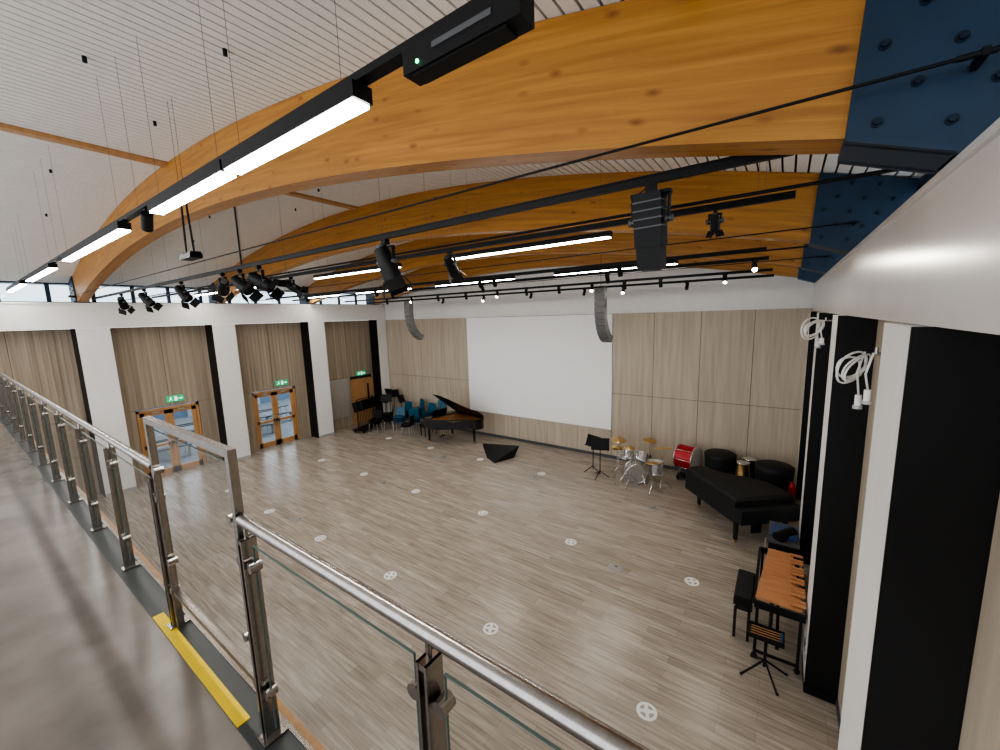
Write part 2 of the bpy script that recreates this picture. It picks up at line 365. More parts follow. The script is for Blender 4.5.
# ---------------------------------------------------------------- arches
M['glulam']=glulam()
def arch(y):
    me=bpy.data.meshes.new('glulam_arch'); bm=bmesh.new(); uv=bm.loops.layers.uv.new('UVMap')
    X=xs(-16.2,.24,64); hw=.11
    rows=[]
    for x in X:
        zl=zlow(x); zt=ztop(x)-.005
        rows.append([bm.verts.new((x,y-hw,zl)),bm.verts.new((x,y-hw,zt)),bm.verts.new((x,y+hw,zt)),bm.verts.new((x,y+hw,zl))])
    def q(vs,uvs):
        f=bm.faces.new(vs)
        for l,u in zip(f.loops,uvs): l[uv].uv=u
    o=y*1.7
    for i in range(64):
        a,c=rows[i],rows[i+1]; ta=ztop(X[i])-zlow(X[i]); tc_=ztop(X[i+1])-zlow(X[i+1])
        q([a[0],c[0],c[1],a[1]],[(X[i]+o,0),(X[i+1]+o,0),(X[i+1]+o,tc_),(X[i]+o,ta)])
        q([a[2],c[2],c[3],a[3]],[(X[i],ta+3),(X[i+1],tc_+3),(X[i+1],3),(X[i],3)])
        q([a[3],c[3],c[0],a[0]],[(X[i],5.22),(X[i+1],5.22),(X[i+1],5),(X[i],5)])
        q([a[1],c[1],c[2],a[2]],[(X[i],7),(X[i+1],7),(X[i+1],7.2),(X[i],7.2)])
    for r in(rows[0],rows[-1]): q(r,[(0,0),(0,.6),(.2,.6),(.2,0)])
    bmesh.ops.recalc_face_normals(bm,faces=bm.faces)
    bm.to_mesh(me); bm.free(); me.materials.append(M['glulam'])
    o=bpy.data.objects.new('glulam_arch',me); bpy.context.scene.collection.objects.link(o)
AY=[2.55,5.95,9.3,12.55]
def haunch(y,side):
    b=MB('steel_haunch')
    if side>0:
        poly=[(.16,zlow(.2)-.02),(.2,ztop(.2)-.01),(.98,ztop(.98)-.02),(.98,H+.58),(.5,H+.58)]
        gx=[.26+.11*i for i in range(6)]
    else:
        poly=[(-16.15,zlow(-16.15)-.02),(-16.2,ztop(-16.2)-.01),(-16.78,ztop(-16.78)-.02),(-16.78,H+.73),(-16.5,H+.73)]
        gx=[-16.26-.11*i for i in range(5)]
    for (a,c) in((y-.14,y-.11),(y+.11,y+.14)): b.prismy(poly,a,c,'blue')
    p=poly; b.prismy([p[0],p[4],(p[4][0],p[4][1]+.03),(p[0][0],p[0][1]+.03)],y-.17,y+.17,'blue')
    mid=[(p[0][0]+side*.08,p[0][1]+.03),(p[1][0]+side*.08,p[1][1]-.03),(p[2][0]-side*.02,p[2][1]-.03),(p[3][0]-side*.02,p[3][1]+.02),(p[4][0],p[4][1]+.03)]
    b.prismy(mid,y-.09,y+.09,'bolt')
    for i,x in enumerate(gx):
        zt=ztop(x)-.09; zb=max(zlow(x)+.05,H+.66); n=5
        for k in range(n):
            z=zb+(zt-zb)*k/(n-1)
            if (i+k)%2: continue
            b.cyl((x,y-.16,z),(x,y-.138,z),.014,'bolt',n=6); b.cyl((x,y-.145,z),(x,y-.139,z),.021,'bolt',n=12)
    b.done()
for y in AY: arch(y); haunch(y,1); haunch(y,-1)
for (y,z) in((2.3,H+.88),(5.7,H+.86),(9.05,H+.86)):
    b=MB('tie_rod'); b.cyl((-16.1,y,z),(.56,y,z),.0075,'black',n=8)
    for x in(-16.05,.5,): b.cyl((x-.05,y,z),(x+.05,y,z),.012,'black',n=8)
    b.box(.51,.53,y-.015,y+.12,z-.015,z+.015,'black'); b.box(-16.16,-16.1,y-.02,y+.12,z-.03,z+.03,'black')
    b.done()
# ---------------------------------------------------------------- linear lights
def wires(b,x,y,z):
    b.cyl((x,y,z),(x,y,ztop(x)),.0013,'grey',n=4,caps=False)
def led(x0,x1,y,z):
    b=MB('linear_light'); w=.052
    b.box(x0,x1,y-w,y+w,z,z+.07,'black'); b.box(x0+.02,x1-.02,y-w+.006,y+w-.006,z-.012,z+.001,'led')
    wires(b,x0+.15,y,z+.07); wires(b,x1-.15,y,z+.07); b.done()
z=H+.97
for (a,c) in((-2.97,-1.6),(-4.5,-3.0),(-8.5,-5.45),(-12.4,-9.6),(-16.0,-13.3)): led(a,c,1.25,z)
for yy in(5.2,9.1):
    for (a,c) in((-4.75,-1.9),(-8.8,-5.95),(-12.8,-9.95),(-16,-13.9)): led(a,c,yy,z)
b=MB('lighting_trunking')
b.box(-16.1,.5,1.22,1.28,z+.072,z+.105,'black')
for x in(-.3,-4.95,-9.05,-12.9): wires(b,x,1.25,z+.1)
b.done()
b=MB('emergency_light'); b.box(-1.28,-.74,1.20,1.29,z-.03,z+.07,'black'); b.box(-1.24,-.8,1.21,1.28,z-.04,z-.03,'black')
b.cyl((-1.2,1.196,z-.005),(-1.2,1.201,z-.005),.007,'gled',n=10); b.box(-1.12,-.85,1.195,1.2,z+.01,z+.03,'grey'); b.done()
# ---------------------------------------------------------------- tracks
def track(x0,x1,y,z,h=.05,w=.04):
    b=MB('lighting_track'); b.box(x0,x1,y-w/2,y+w/2,z,z+h,'black')
    b.box(x0,x1,y-w/2-.008,y+w/2+.008,z+h,z+h+.01,'black')
    n=max(2,int((x1-x0)/3))
    for i in range(n+1):
        x=x0+.2+(x1-x0-.4)*i/n; wires(b,x,y,z+h)
    b.done()
TZ=H+.79
track(-16,-.02,2.72,TZ,.042,.034); track(-15.8,.0,4.0,H+.84,.042,.034); track(-15.8,-.3,7.3,TZ+.05); track(-15.8,-.3,8.3,TZ+.02); track(-15.8,-.3,10.6,TZ); track(-15.8,-.3,11.7,TZ-.05)
for (y,z) in((3.2,H+.74),(6.7,H+.78)):
    b=MB('rigging_barrel')
    b.cyl((-15.6,y,z),(.45,y,z),.012,'black',n=8)
    for i in range(6): wires(b,-15.2+i*3,y,z)
    b.done()
def stagelight(x,y,z,s=1.0,aim=(0,0,-1),kind=0):
    b=MB('stage_spotlight'); a=Vector(aim).normalized()
    b.box(x-.03*s,x+.03*s,y-.03,y+.03,z-.05*s,z-.001,'black'); b.cyl((x,y,z-.05*s),(x,y,z-.07*s),.012,'black',n=8)
    w=.11*s; top=z-.07*s; c=Vector((x,y,top-.15*s))
    b.box(x-w-.008,x+w+.008,y-.02,y+.02,top-.012,top,'black')
    for sx in(-1,1): b.box(x+sx*w-.006,x+sx*w+.006,y-.02,y+.02,c.z-.02,top,'black'); b.cyl((x+sx*(w-.02),y,c.z),(x+sx*(w+.025),y,c.z),.022,'grey',n=10)
    if kind==0:
        b.cyl(c-a*.14*s,c+a*.04*s,.07*s,'black',r1=.095*s,n=20); b.cyl(c+a*.04*s,c+a*.19*s,.095*s,'black',n=20,caps=False); b.cyl(c+a*.1*s,c+a*.11*s,.09*s,'grey',n=20)
        b.cyl(c-a*.17*s,c-a*.14*s,.05*s,'grey',n=14)
        up=a.orthogonal().normalized(); sd=a.cross(up)
        for k in range(4):
            d=(up if k<2 else sd)*(1 if k%2 else -1); o2=(sd if k<2 else up)
            b.obox(c+a*.25*s+d*.13*s,a*.06*s+d*.03*s,o2*.09*s,a.cross(o2).normalized()*.002,'black')
    else:
        up=Vector((0,1,0)) if abs(a.y)<.9 else Vector((0,0,1)); sd=a.cross(up).normalized(); up=sd.cross(a)
        b.obox(c,a*.16*s,sd*.082*s,up*.08*s,'black')
        for k in range(4): b.obox(c-a*(.11-.05*k)*s,a*.004*s,sd*.086*s,up*.084*s,'grey')
        b.obox(c+a*.22*s,a*.08*s,sd*.074*s,up*.075*s,'black'); b.cyl(c+a*.30*s,c+a*.31*s,.062*s,'grey',n=20)
        b.tube([(x-.08*s,y+.02,c.z+.05),(x-.13*s,y+.02,c.z+.12),(x-.1*s,y+.02,top+.02),(x,y,z)],.004,'black')
        b.box(x-.12*s,x+.12*s,y-.03,y+.03,top-.0,top+.02,'black')
    b.done()
stagelight(-.74,2.72,TZ,1.0,(0.02,.12,-1),1)
stagelight(-3.3,2.72,TZ,1.0,(0.3,.2,-1)); stagelight(-6.6,2.72,TZ,.95,(.8,.2,-.5)); stagelight(-6.0,2.72,TZ,.95,(.7,.5,-.5))
stagelight(-7.2,2.72,TZ,.9,(-.8,.2,-.4)); 
stagelight(-9.0,2.72,TZ,.9,(.6,.2,-.6)); stagelight(-11.2,2.72,TZ,.9,(.6,.3,-.6)); stagelight(-13.0,2.72,TZ,.9,(-.6,.3,-.6))
stagelight(-3.6,4.0,H+.84,.7,(0,.6,-.8)); stagelight(-.55,4.0,H+.84,.4,(0,.3,-1)); stagelight(-7.6,4.0,H+.84,.8,(.5,.6,-.5))
b=MB('hanging_bracket')
for x,t in((-5.65,-.05),(-5.42,.05)):
    b.cyl((x,1.8,H+.8),(x-t,1.8,H+1.42),.011,'black',n=8); b.cyl((x-t,1.8,H+1.4),(x-t,1.8,ztop(x)),.0016,'black',n=5); b.box(x-.05,x+.05,1.75,1.85,H+.76,H+.81,'black')
b.box(-5.7,-5.37,1.74,1.86,H+.74,H+.79,'black'); b.done()
b=MB('suspension_pole'); b.cyl((-6.5,2.72,TZ+.06),(-6.5,2.72,ztop(-6.5)-.4),.013,'black',n=8); b.cyl((-6.5,2.72,ztop(-6.5)-.4),(-6.5,2.72,ztop(-6.5)),.003,'black',n=6); b.done()
def spot(x,y,z,lit=False,aim=(0,.5,-1)):
    b=MB('track_spotlight'); a=Vector(aim).normalized(); c=Vector((x,y,z-.1))
    b.box(x-.05,x+.05,y-.018,y+.018,z-.02,z-.001,'black'); b.cyl((x,y,z-.02),(x,y,z-.1),.01,'black',n=8)
    b.cyl(c-a*.08,c+a*.09,.045,'black',n=14); b.cyl(c+a*.088,c+a*.094,.038,'ledoff' if lit else 'grey',n=14)
    ob=b.done()
    if lit:
        L=bpy.data.lights.new('lamp','SPOT'); L.energy=70; L.spot_size=1.2; L.spot_blend=.6; L.color=(1,.93,.8); L.shadow_soft_size=.04
        o=bpy.data.objects.new('lamp',L); bpy.context.scene.collection.objects.link(o); o.location=c+a*.11; o.rotation_euler=a.to_track_quat('-Z','Y').to_euler(); o.parent=ob
for i,x in enumerate((-1.2,-2.6,-3.5,-4.4,-5.4,-6.5,-7.6,-8.9,-10.2,-11.6,-13)): spot(x,10.6,TZ,i%3==0,(0,.3,-1) if i%3 else (.1,-.5,-.8))
for i,x in enumerate((-2.2,-3.9,-5.1,-7,-9,-11,-12.8)): spot(x,11.7,TZ-.05,i%3==1,(0,-.5,-.8))
for x in(-2.5,-5.3,-5.7,-9.4,-13): spot(x,7.3,TZ+.05)
for x in(-3.1,-6.4,-9.9): spot(x,8.3,TZ+.02)
spot(-.5,8.3,TZ+.02,True,(.1,-.75,-.5))
spot(-4.75,1.25,H+1.04,False,(-.6,.1,-.5))
# ---------------------------------------------------------------- line arrays
def line_array(x,y,zt):
    b=MB('line_array_speaker'); n=10; p=Vector((x,y,zt))
    b.box(x-.12,x+.12,y-.12,y+.1,zt,zt+.05,'black'); b.cyl((x,y,zt+.05),(x,y,ztop(x)),.006,'black',n=6)
    for i in range(n):
        ang=math.radians(-3+ i*i*.85)
        d=Vector((0,math.sin(ang),-math.cos(ang))); f=Vector((0,-math.cos(ang),-math.sin(ang)))
        c=p+d*.085; b.obox(c,(.15,0,0),d*.082,f*.10,'arr'); b.obox(c+f*.102,(.13,0,0),d*.072,f*.004,'arrg')
        p=p+d*.17
    b.done()
line_array(-4.3,11.0,H+.7); line_array(-12.2,11.0,H+.7)
# ---------------------------------------------------------------- balcony
BZ=H-1.97; RY=.68; RZ=H-.86
b=MB('balcony_walkway'); b.box(XL+.002,XR-.002,-2.6,.60,BZ-.3,BZ,'walk'); b.box(XL+.002,XR-.002,.60,.74,BZ-.32,BZ+.004,'kerb'); b.box(XL+.002,XR-.002,.74,.76,BZ-.34,BZ+.012,'steel'); b.box(XL+.002,XR-.002,.76,.80,BZ-.36,BZ-.01,'oak'); b.done()
b=MB('yellow_edge_strip'); b.box(-3.4,-2.08,.602,.662,BZ+.0045,BZ+.009,'yellow'); b.done()
b=MB('balustrade')
GX0,GX1=-3.12,-1.95
x=GX0-.06
lp=[]
while x>-16.1: lp.append(x); x-=1.12
def post(x,zt=RZ-.03):
    for dx in(-.016,.016): b.box(x+dx-.005,x+dx+.005,RY-.032,RY+.032,BZ+.01,zt-.05,'steel')
    b.cyl((x,RY,zt-.08),(x,RY,zt+.02),.009,'steel',n=10); b.box(x-.022,x+.022,RY-.03,RY+.03,zt-.07,zt-.05,'steel')
    for z in(BZ+.28,RZ-.2):
        for s in(-1,1): b.cyl((x+s*.05,RY-.024,z),(x+s*.05,RY+.024,z),.024,'steel',n=14); b.box(x-.05,x+.05,RY-.008,RY+.008,z-.01,z+.01,'steel')
    b.box(x-.04,x+.04,RY-.05,RY+.06,BZ+.005,BZ+.018,'steel')
allp=[.3,-.76,GX1+.055]
for x in allp+lp: post(x)
def rail(x0,x1):
    b.cyl((x0,RY,RZ),(x1,RY,RZ),.0245,'steel',n=24)
rail(.5,GX1+.03); rail(GX0-.03,-16.15)
seg=[(.47,.36),(.24,-.70),(-.82,GX1+.115)]+[(lp[i]-.06,lp[i+1]+.06) for i in range(len(lp)-1)]
for (a,c) in seg:
    a,c=min(a,c),max(a,c)
    b.paney(a,c,RY,BZ+.09,RZ-.1,'glass')
    b.box(a,c,RY-.004,RY+.004,RZ-.1,RZ-.097,'gedge')
    for e in(a,c): b.box(e-.0015,e+.0015,RY-.004,RY+.004,BZ+.09,RZ-.1,'gedge')
b.done(fix=True)
b=MB('balustrade_gate'); GT=H-.54; r=.018
for x in(GX0,GX1): b.box(x-r,x+r,RY-r,RY+r,BZ+.02,GT,'steel')
b.box(GX0+r,GX1-r,RY-r,RY+r,GT-.036,GT,'steel'); b.box(GX0+r,GX1-r,RY-.015,RY+.015,BZ+.26,BZ+.29,'steel')
b.paney(GX0+.06,GX1-.06,RY,BZ+.31,GT-.07,'glass')
b.box(GX0+.06,GX1-.06,RY-.004,RY+.004,GT-.07,GT-.067,'gedge')
for x in(GX0+.05,GX1-.05):
    for z in(BZ+.5,BZ+1.1): b.cyl((x,RY-.024,z),(x,RY+.024,z),.022,'steel',n=14)
b.done()
# ---------------------------------------------------------------- floor discs/boxes
def disc(x,y):
    b=MB('floor_marker_disc'); b.cyl((x,y,.0),(x,y,.006),.125,'disc',n=32); b.cyl((x,y,.006),(x,y,.008),.088,'discg',n=28)
    for k in range(4):
        t=k*math.pi/2+.4; b.obox((x+math.cos(t)*.045,y+math.sin(t)*.045,.009),(math.cos(t)*.045,math.sin(t)*.045,0),(-math.sin(t)*.022,math.cos(t)*.022,0),(0,0,.001),'disc')
    b.cyl((x,y,.008),(x,y,.0105),.042,'disc',n=16); b.done()
for x in(-1.14,-3.6,-6.07,-8.55,-11.0,-13.5):
    for y in(4.57,7.55,10.6):
        if (x,y)in((-1.14,10.6),(-3.6,10.6)): continue
        disc(x,y)
def fbox(x,y):
    b=MB('floor_box'); b.box(x-.13,x+.13,y-.1,y+.1,0,.006,'lgrey'); b.box(x-.115,x+.115,y-.085,y+.085,.006,.009,'discg'); b.box(x-.03,x+.03,y+.05,y+.08,.009,.011,'black'); b.done()
for p in((-2.47,7.17),(-2.48,10.1),(-9.9,4.75),(-9.9,10.1),(-9.9,7.4),(-6.1,10.15)): fbox(*p)
# ---------------------------------------------------------------- instruments
def piano_outline(L=2.1,W=1.5,n=14):
    pts=[(0,-W/2),(0,W/2),(L*.9,W/2)]
    for i in range(7):
        t=math.pi/2-math.pi*i/6*.98; pts.append((L*.9+math.cos(t)*L*.1,W/2-.28+math.sin(t)*.28))
    for i in range(1,n):
        t=i/n; x=L*.9*(1-t)+.55*t; s=t*t*(3-2*t); pts.append((x,(W/2-.56)*(1-s)+(-W/2)*s))
    out=[]
    for p in pts:
        if not out or (Vector(out[-1])-Vector(p)).length>.01: out.append(p)
    return out
def T(x,y,r): return Matrix.Translation((x,y,0))@Matrix.Rotation(math.radians(r),4,'Z')
def grand(x,y,r):
    b=MB('grand_piano'); b.T=T(x,y,r); O=piano_outline()
    b.prism(O,.64,.98,'blackg',top='sound')
    n=len(O)
    for i in range(n):
        p=Vector(O[i]); q=Vector(O[(i+1)%n]); d=(q-p)
        if i==0: continue
        nrm=Vector((-d.y,d.x)).normalized()*.02; c=(p+q)/2
        b.obox((c.x,c.y,1.0),(d.x/2*1.02,d.y/2*1.02,0),(nrm.x,nrm.y,0),(0,0,.03),'blackg')
    b.box(-.16,.02,-.75,.75,.6,.74,'blackg'); b.box(-.15,-.01,-.62,.62,.74,.765,'ivory'); b.box(-.08,-.01,-.6,.6,.765,.775,'black')
    for s in(-1,1): b.box(-.17,.02,s*.69-.06,s*.69+.06,.6,.9,'blackg')
    b.box(.0,.3,-.73,.73,.98,1.02,'blackg'); b.obox((.12,0,1.14),(.03,0,.12),(0,.36,0),(.01,0,-.002),'blackg')
    for k in range(16): b.obox((1.05,-.45+k*.06,1.0),(.5,.03,0),(0,.004,0),(0,0,.002),'brass')
    for (lx,ly) in((.15,-.6),(.15,.6),(1.75,.4)):
        b.cyl((lx,ly,.08),(lx,ly,.64),.04,'blackg',r1=.065,n=12); b.cyl((lx,ly-.02,.04),(lx,ly+.02,.04),.04,'brass',n=12); b.box(lx-.03,lx+.03,ly-.03,ly+.03,.05,.1,'brass')
    b.box(.2,.24,-.12,.12,.1,.16,'blackg'); b.cyl((.22,-.07,.15),(.25,-.07,.64),.012,'brass'); b.cyl((.22,.07,.15),(.25,.07,.64),.012,'brass')
    for k in(-.07,0,.07): b.box(.1,.2,k-.015,k+.015,.07,.085,'brass')
    R=Matrix.Translation((0,.75,1.03))@Matrix.Rotation(math.radians(-38),4,'X')@Matrix.Translation((0,-.75,0))
    old=b.T; b.T=old@R; b.prism([p if p[0]>.01 else (.3,p[1]) for p in O],0,.022,'blackg')
    b.T=old
    b.cyl((.7,-.62,.98),(.72,-.35,1.68),.012,'blackg',n=8)
    return b.done()
grand(-11.65,11.75,-8)
b=MB('piano_stool'); b.T=T(-12.35,11.85,-8); b.box(-.18,.18,-.35,.35,.44,.54,'black')
for i in(-.14,.14):
    for j in(-.3,.3): b.box(i-.02,i+.02,j-.02,j+.02,0,.44,'blackg')
b.done(.01)
b=MB('covered_grand_piano'); b.T=T(-.12,9.75,132); O=piano_outline(2.0,1.4)
b.prism(O,.5,.97,'cover',inset=.98); b.prism([(p[0]*.98+.0,p[1]*.97) for p in O],.97,1.03,'cover',inset=.93)
b.box(-.2,.05,-.70,.70,.55,.86,'cover')
for (lx,ly) in((.1,-.58),(.1,.58),(1.7,.38)):
    b.cyl((lx,ly,.08),(lx,ly,.55),.045,'blackg',r1=.06,n=12); b.cyl((lx-.02,ly,.045),(lx+.02,ly,.045),.045,'brass',n=12); b.box(lx-.03,lx+.03,ly-.03,ly+.03,.05,.1,'brass')
b.box(.2,.24,-.12,.12,.1,.6,'blackg')
b.done(.02)
# dark folded cover: a low wedge, thin at its left tip, lifted at the right
b=MB('folded_black_cover'); b.T=T(-8.35,11.2,0)
b._f([(-1.15,.75,.0),(-.1,-.35,.0),(.45,-.65,.0),(.75,.15,.0),(-1.15,.80,.05),(-.12,-.30,.04),(.48,-.62,.05),(.80,.45,.38)],[(3,2,1,0),(4,5,6,7),(0,1,5,4),(1,2,6,5),(2,3,7,6),(3,0,4,7)],'cover')
b.done(.02)
def tripod(b,x,y,zt,r=.012):
    b.cyl((x,y,.12),(x,y,zt),r,'chrome',n=8)
    for k in range(3):
        t=k*2.094+.5; b.cyl((x,y,.28),(x+math.cos(t)*.27,y+math.sin(t)*.27,.01),.01,'chrome',n=6); b.sphere((x+math.cos(t)*.27,y+math.sin(t)*.27,.012),.012,'black',8)
def drum(b,c,r,h,ax,m,n=28,head='skin'):
    c=Vector(c);a=Vector(ax).normalized()
    b.cyl(c-a*h/2,c+a*h/2,r,m,n=n,capm=head)
    for s in(-1,1): b.lathe([(r+.002,s*h/2-.02),(r+.016,s*h/2-.018),(r+.016,s*h/2+.006),(r-.008,s*h/2+.006)],c,'chrome',n,a)
    u=a.orthogonal().normalized();v=a.cross(u)
    for k in range(8):
        t=k*math.pi/4; d=u*math.cos(t)+v*math.sin(t); b.cyl(c+d*(r+.014)-a*h*.45,c+d*(r+.014)+a*h*.45,.006,'chrome',n=6)
def cymbal(b,x,y,z,r,tilt=.15):
    a=Vector((tilt,-tilt,1)).normalized()
    b.lathe([(.003,.035),(.03,.03),(.045,.012),(r*.6,.004),(r,-.012),(r,-.014),(r*.6,.001),(.04,.008)],(x,y,z),'brass',28,a); b.cyl((x,y,z+.02),(x,y,z+.07),.008,'chrome',n=8)
b=MB('drum_kit'); X0,Y0=-3.4,11.55
drum(b,(X0,Y0,.3),.28,.4,(-.45,1,0),'silver',head='silver')
for s in(-1,1): b.cyl((X0+s*.24,Y0-.12,.28),(X0+s*.38,Y0-.26,.01),.01,'chrome',n=6)
b.cyl((X0,Y0,.55),(X0,Y0,.9),.014,'chrome',n=8); b.cyl((X0-.2,Y0,.85),(X0+.2,Y0,.85),.011,'chrome',n=8)
drum(b,(X0-.2,Y0-.05,.82),.15,.2,(-.1,.5,1),'silver'); drum(b,(X0+.2,Y0-.02,.82),.165,.22,(.1,.5,1),'silver')
drum(b,(X0+.52,Y0+.3,.45),.2,.36,(0,.05,1),'silver')
for k in range(3):
    t=k*2.09; b.cyl((X0+.52+.215*math.cos(t),Y0+.3+.215*math.sin(t),.0),(X0+.52+.215*math.cos(t),Y0+.3+.215*math.sin(t),.5),.008,'chrome',n=6)
tripod(b,X0-.42,Y0+.4,.5); drum(b,(X0-.42,Y0+.4,.6),.17,.14,(0,.1,1),'chrome')
tripod(b,X0-.62,Y0+.2,.95); cymbal(b,X0-.62,Y0+.2,.92,.18,0); cymbal(b,X0-.62,Y0+.2,.87,.18,0)
tripod(b,X0-.42,Y0-.25,1.3); cymbal(b,X0-.42,Y0-.25,1.3,.22); tripod(b,X0+.78,Y0-.1,1.2); cymbal(b,X0+.78,Y0-.1,1.2,.27,-.15); tripod(b,X0+.2,Y0+.75,1.1); cymbal(b,X0+.2,Y0+.75,1.1,.2)
tripod(b,X0+.62,Y0-.5,.85); cymbal(b,X0+.62,Y0-.5,.86,.2,-.1); tripod(b,X0-.05,Y0-.4,1.15); cymbal(b,X0-.05,Y0-.4,1.16,.15,.1)
b.done()
b=MB('drum_stool'); tripod(b,X0+.0,Y0+1.05,.45); b.lathe([(.01,.5),(.16,.5),(.18,.47),(.17,.43),(.01,.43)],(X0,Y0+1.05,0),'black',20); b.done()
def music_stand(x,y,rot=0,h=1.15):
    b=MB('music_stand'); b.T=T(x,y,rot)
    b.cyl((0,0,.1),(0,0,h-.05),.014,'black',n=8)
    for k in range(3):
        t=k*2.094; b.cyl((0,0,.2),(math.cos(t)*.28,math.sin(t)*.28,.01),.012,'black',n=6)
    b.obox((0,.0,h+.06),(.27,0,0),(0,.06,.17),(0,-.004,.002),'black'); b.box(-.27,.27,-.12,-.06,h-.1,h-.09,'black')
    b.done()
music_stand(-4.4,11.3,20,1.0); music_stand(-4.75,11.6,-20,.95)
for k,(x,y) in enumerate([(-15.6,12.2),(-15.2,11.95),(-15.3,12.5),(-14.9,12.6),(-16.0,12.0),(-15.8,12.65)]): music_stand(x,y,37*k,1.15+.12*(k%3))
b=MB('music_stand_trolley'); b.T=T(-15.45,10.95,15)
b.box(-.3,.3,-.6,.6,.12,.17,'black')
for i in(-.25,.25):
    for j in(-.5,.5): b.cyl((i-.015,j,.05),(i+.015,j,.05),.05,'black',n=12); b.cyl((i,j,.05),(i,j,.13),.012,'lgrey',n=8)
for j in(-.55,.55): b.cyl((0,j,.17),(0,j,1.5),.02,'black',n=8)
b.cyl((0,-.55,1.5),(0,.55,1.5),.02,'black',n=8)
for k in range(10): b.obox((0,-.48+k*.105,1.2),(.27,0,.08),(0,.012,0),(-.06,0,.22),'black'); b.cyl((0,-.48+k*.105,.17),(0,-.48+k*.105,1.1),.012,'black',n=6)
b.done()
def chair(b,z,x,y,r,m='teal'):
    b.T=T(x,y,r)
    n=7
    def pt(i,side):
        t=i/(n-1); w=.22
        if t<.5: return Vector((side*w,-.2+t*.8,z+.44-.02*math.sin(t*math.pi*2)))
        u=(t-.5)*2; return Vector((side*w*(1-.1*u),.2+.06*u,z+.44+.38*u))
    for i in range(n-1):
        a,c,d,e=pt(i,-1),pt(i,1),pt(i+1,1),pt(i+1,-1); off=Vector((0,.0,.02)) if i<3 else Vector((0,.02,0))
        b._f([a,c,d,e,a+off,c+off,d+off,e+off],[(3,2,1,0),(4,5,6,7),(0,1,5,4),(1,2,6,5),(2,3,7,6),(3,0,4,7)],m)
    if z<.01:
        for s in(-1,1):
            b.cyl((s*.19,-.16,.43),(s*.22,-.2,.0),.011,'lgrey',n=6); b.cyl((s*.19,.16,.43),(s*.22,.22,.0),.011,'lgrey',n=6)
for (x,y,r,n,m) in((-14.3,12.3,10,5,'teal'),(-13.7,12.5,-20,7,'teal'),(-13.1,12.6,0,5,'teal'),(-13.9,11.55,30,4,'teal'),(-12.5,12.7,12,7,'teal'),(-13.3,11.95,60,3,'teal'),(-14.6,11.5,-40,5,'black'),(-14.75,10.9,20,3,'black'),(-13.1,11.3,-70,2,'black')):
    b=MB('stacking_chair')
    for k in range(n): chair(b,k*.08,x,y,r,m)
    b.done()
b=MB('red_bass_drum'); drum(b,(-2.15,12.5,.68),.36,.5,(1,-.25,0),'red')
for s in(-1,1): b.cyl((-2.15+s*.2,12.5,.1),(-2.15+s*.2,12.5,.4),.015,'chrome',n=6)
b.box(-2.42,-1.88,12.3,12.7,.08,.12,'black')
for i in(-2.38,-1.92):
    for j in(12.35,12.65): b.sphere((i,j,.04),.04,'black',8)
b.done()
def timp(x,y,r,h):
    b=MB('covered_timpani'); b.lathe([(.01,.02),(r*.8,.02),(r*.86,.1),(r*.97,h*.6),(r,h*.86),(r*1.02,h*.97),(r*.9,h),(.01,h+.01)],(x,y,0),'cover',28)
    for k in range(3):
        t=k*2.09; b.sphere((x+math.cos(t)*r*.7,y+math.sin(t)*r*.7,.035),.035,'lgrey',10)
    b.done()
timp(-1.3,12.5,.40,.98); timp(-.02,11.95,.42,1.05)
b=MB('conga_drums')
for (x,y) in((-.72,12.2),(-.6,12.6)):
    b.lathe([(.12,.02),(.17,.35),(.18,.55),(.15,.88)],(x,y,0),'brass' if x<-.7 else 'black',20); b.lathe([(.15,.88),(.165,.87),(.165,.9),(.15,.905),(.001,.905)],(x,y,0),'chrome',20)
b.done()
b=MB('fire_extinguisher'); b.lathe([(.001,.03),(.07,.03),(.075,.08),(.075,.45),(.05,.53),(.02,.56),(.02,.6),(.001,.6)],(.35,11.25,.35),'red',16); b.cyl((.35,11.25,.0),(.35,11.25,.38),.03,'red',n=16); b.cyl((.35,11.25,.0),(.35,11.25,.03),.14,'red',n=16); b.tube([(.35,11.25,.93),(.3,11.2,.97),(.26,11.2,.85),(.27,11.2,.6)],.012,'black'); b.done()
b=MB('percussion_case'); b.box(-.02,.42,8.15,8.95,.12,.86,'black'); b.box(-.03,.43,8.14,8.96,.86,.9,'grey')
for i in(.04,.36):
    for j in(8.25,8.85): b.cyl((i,j,.06),(i,j,.13),.02,'lgrey',n=8); b.sphere((i,j,.045),.045,'grey',10)
b.box(.0,.38,8.3,8.75,.9,.95,'navy'); b.box(.03,.40,8.28,8.7,.95,.99,'navy'); b.tube([(-.02,8.3,.6),(-.07,8.3,.6),(-.07,8.8,.6),(-.02,8.8,.6)],.012,'lgrey')
b.cyl((.1,8.2,.96),(.33,8.5,.99),.09,'black',n=16); b.done()
b=MB('marimba'); n=24
for k in range(n):
    yy=6.3+k*.063; hw=.29-.11*k/n
    b.box(.17-hw,.17+hw*.85,yy,yy+.056,.90,.925,'rose')
for k in range(18):
    yy=6.33+k*.08
    if k%7 not in(2,6): b.box(.28,.455,yy,yy+.055,.945,.965,'rose')
for yy in(6.25,7.82):
    b.box(-.13,.46,yy-.02,yy+.02,.80,.9,'black')
    for x in(-.09,.41): b.cyl((x,yy,.08),(x,yy,.82),.02,'black',n=8); b.sphere((x,yy,.04),.04,'black',10)
    b.box(-.1,.43,yy-.015,yy+.015,.1,.13,'black')
b.box(-.15,-.11,6.25,7.82,.84,.89,'black'); b.box(.45,.465,6.25,7.82,.86,.89,'black'); b.box(.15,.19,6.25,7.82,.25,.28,'black')
for k in range(22):
    yy=6.33+k*.07; b.cyl((.08,yy,.86),(.08,yy,.80-.022*(22-k)),.023,'blackg',n=8)
b.done()
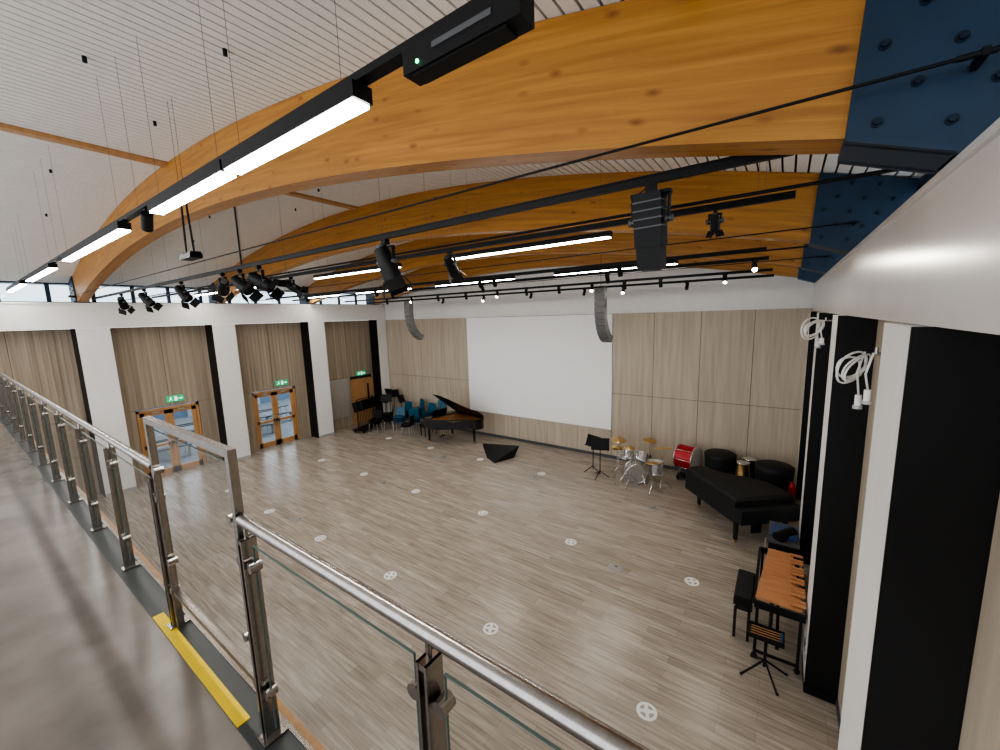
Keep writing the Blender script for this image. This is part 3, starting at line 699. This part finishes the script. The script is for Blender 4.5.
# black mallet stand (tray on a pole with splayed feet)
b=MB('mallet_stand'); cx,cy=.04,5.98
b.box(cx-.22,cx+.20,cy-.13,cy+.13,.60,.63,'black'); b.box(cx-.22,cx+.20,cy-.13,cy-.115,.63,.66,'black'); b.box(cx-.22,cx+.20,cy+.115,cy+.13,.63,.66,'black')
b.cyl((cx,cy,.14),(cx,cy,.6),.02,'black',n=10)
for k in range(4):
    t=k*math.pi/2+.55; b.cyl((cx,cy,.24),(cx+math.cos(t)*.30,cy+math.sin(t)*.30,.015),.014,'black',n=6); b.sphere((cx+math.cos(t)*.30,cy+math.sin(t)*.30,.02),.02,'black',8)
for k in range(4): b.cyl((cx-.18,cy-.08+k*.05,.645),(cx+.16,cy-.07+k*.05,.645),.006,'oak',n=6); b.sphere((cx+.17,cy-.07+k*.05,.65),.018,'navy',8)
b.done()
b=MB('piano_bench'); b.box(-.40,-.16,6.5,7.3,.56,.68,'black'); b.box(-.39,-.17,6.52,7.28,.68,.70,'cover'); b.box(-.38,-.18,6.55,7.25,.46,.56,'blackg')
for i in(-.37,-.19):
    for j in(6.53,7.27): b.box(i-.02,i+.02,j-.02,j+.02,0,.5,'blackg')
    b.obox((i,6.9,.28),(0,.3,.14),(.008,0,0),(0,-.006,.012),'blackg'); b.obox((i,6.9,.28),(0,.3,-.14),(.008,0,0),(0,.006,.012),'blackg')
b.done(.004)
# ---------------------------------------------------------------- cable coils
def coil(name,cx,cy,cz,r,sc,drop):
    b=MB(name)
    for j in range(4):
        pts=[]; rr=r*(1-.07*j); ph=random.random()*2
        for i in range(25):
            t=2*math.pi*i/24; w=1+.10*math.sin(2*t+ph)
            pts.append((cx-.015*j-.12*sc*(1-math.cos(t))*.5+.02*math.sin(t+ph),cy+rr*.45*w*math.cos(t),cz+rr*.27*w*math.sin(t)-.02*j*math.cos(t+ph)*sc-.03*sc*(1-math.cos(t))))
        b.tube(pts,.0065*sc,'cable',6)
    for k,dy in enumerate((-.05,.02)):
        x=cx+.0-.03*k; y=cy+dy*sc*1.2
        pts=[(x,y,cz+.07),(x-.03,y-.02,cz-.06),(x-.01,y,cz-.16*drop-.05*k)]
        b.tube(pts,.006*sc,'cable',6); zz=cz-.16*drop-.05*k; b.cyl((x-.01,y,zz),(x-.01,y,zz-.07*drop),.018*sc,'cable',n=10); b.cyl((x-.01,y,zz-.07*drop),(x-.01,y,zz-.09*drop),.026*sc,'lgrey',n=10)
    b.cyl((cx+.02,cy,cz+.06),(.56,cy,cz+.06),.010,'steel',n=8); b.cyl((cx+.02,cy,cz+.06),(cx+.02,cy,cz+.1),.010,'steel',n=8)
    b.done()
coil('cable_coil',.45,3.38,H-.36,.27,1.0,1.0); coil('cable_coil',.40,6.75,H-.24,.36,1.4,1.0)
# ---------------------------------------------------------------- world + camera
w=bpy.data.worlds.new('world'); bpy.context.scene.world=w; w.use_nodes=True
bg=w.node_tree.nodes['Background']; bg.inputs[0].default_value=(.92,.955,1,1); bg.inputs[1].default_value=2.35
cam=bpy.data.cameras.new('camera'); co=bpy.data.objects.new('camera',cam); bpy.context.scene.collection.objects.link(co)
r=Vector((.817,.579,-.029)).normalized(); bk=Vector((.573,-.804,.145)); bk=(bk-r*bk.dot(r)).normalized(); up=bk.cross(r)
mt=Matrix((r,up,bk)).transposed().to_4x4(); mt.translation=Vector((0,0,H)); co.matrix_world=mt
cam.sensor_width=36; cam.lens=14.4; cam.clip_start=.02; cam.clip_end=200
bpy.context.scene.camera=co
try: bpy.context.scene.view_settings.look='AgX - Medium High Contrast'
except Exception as e: print(e)
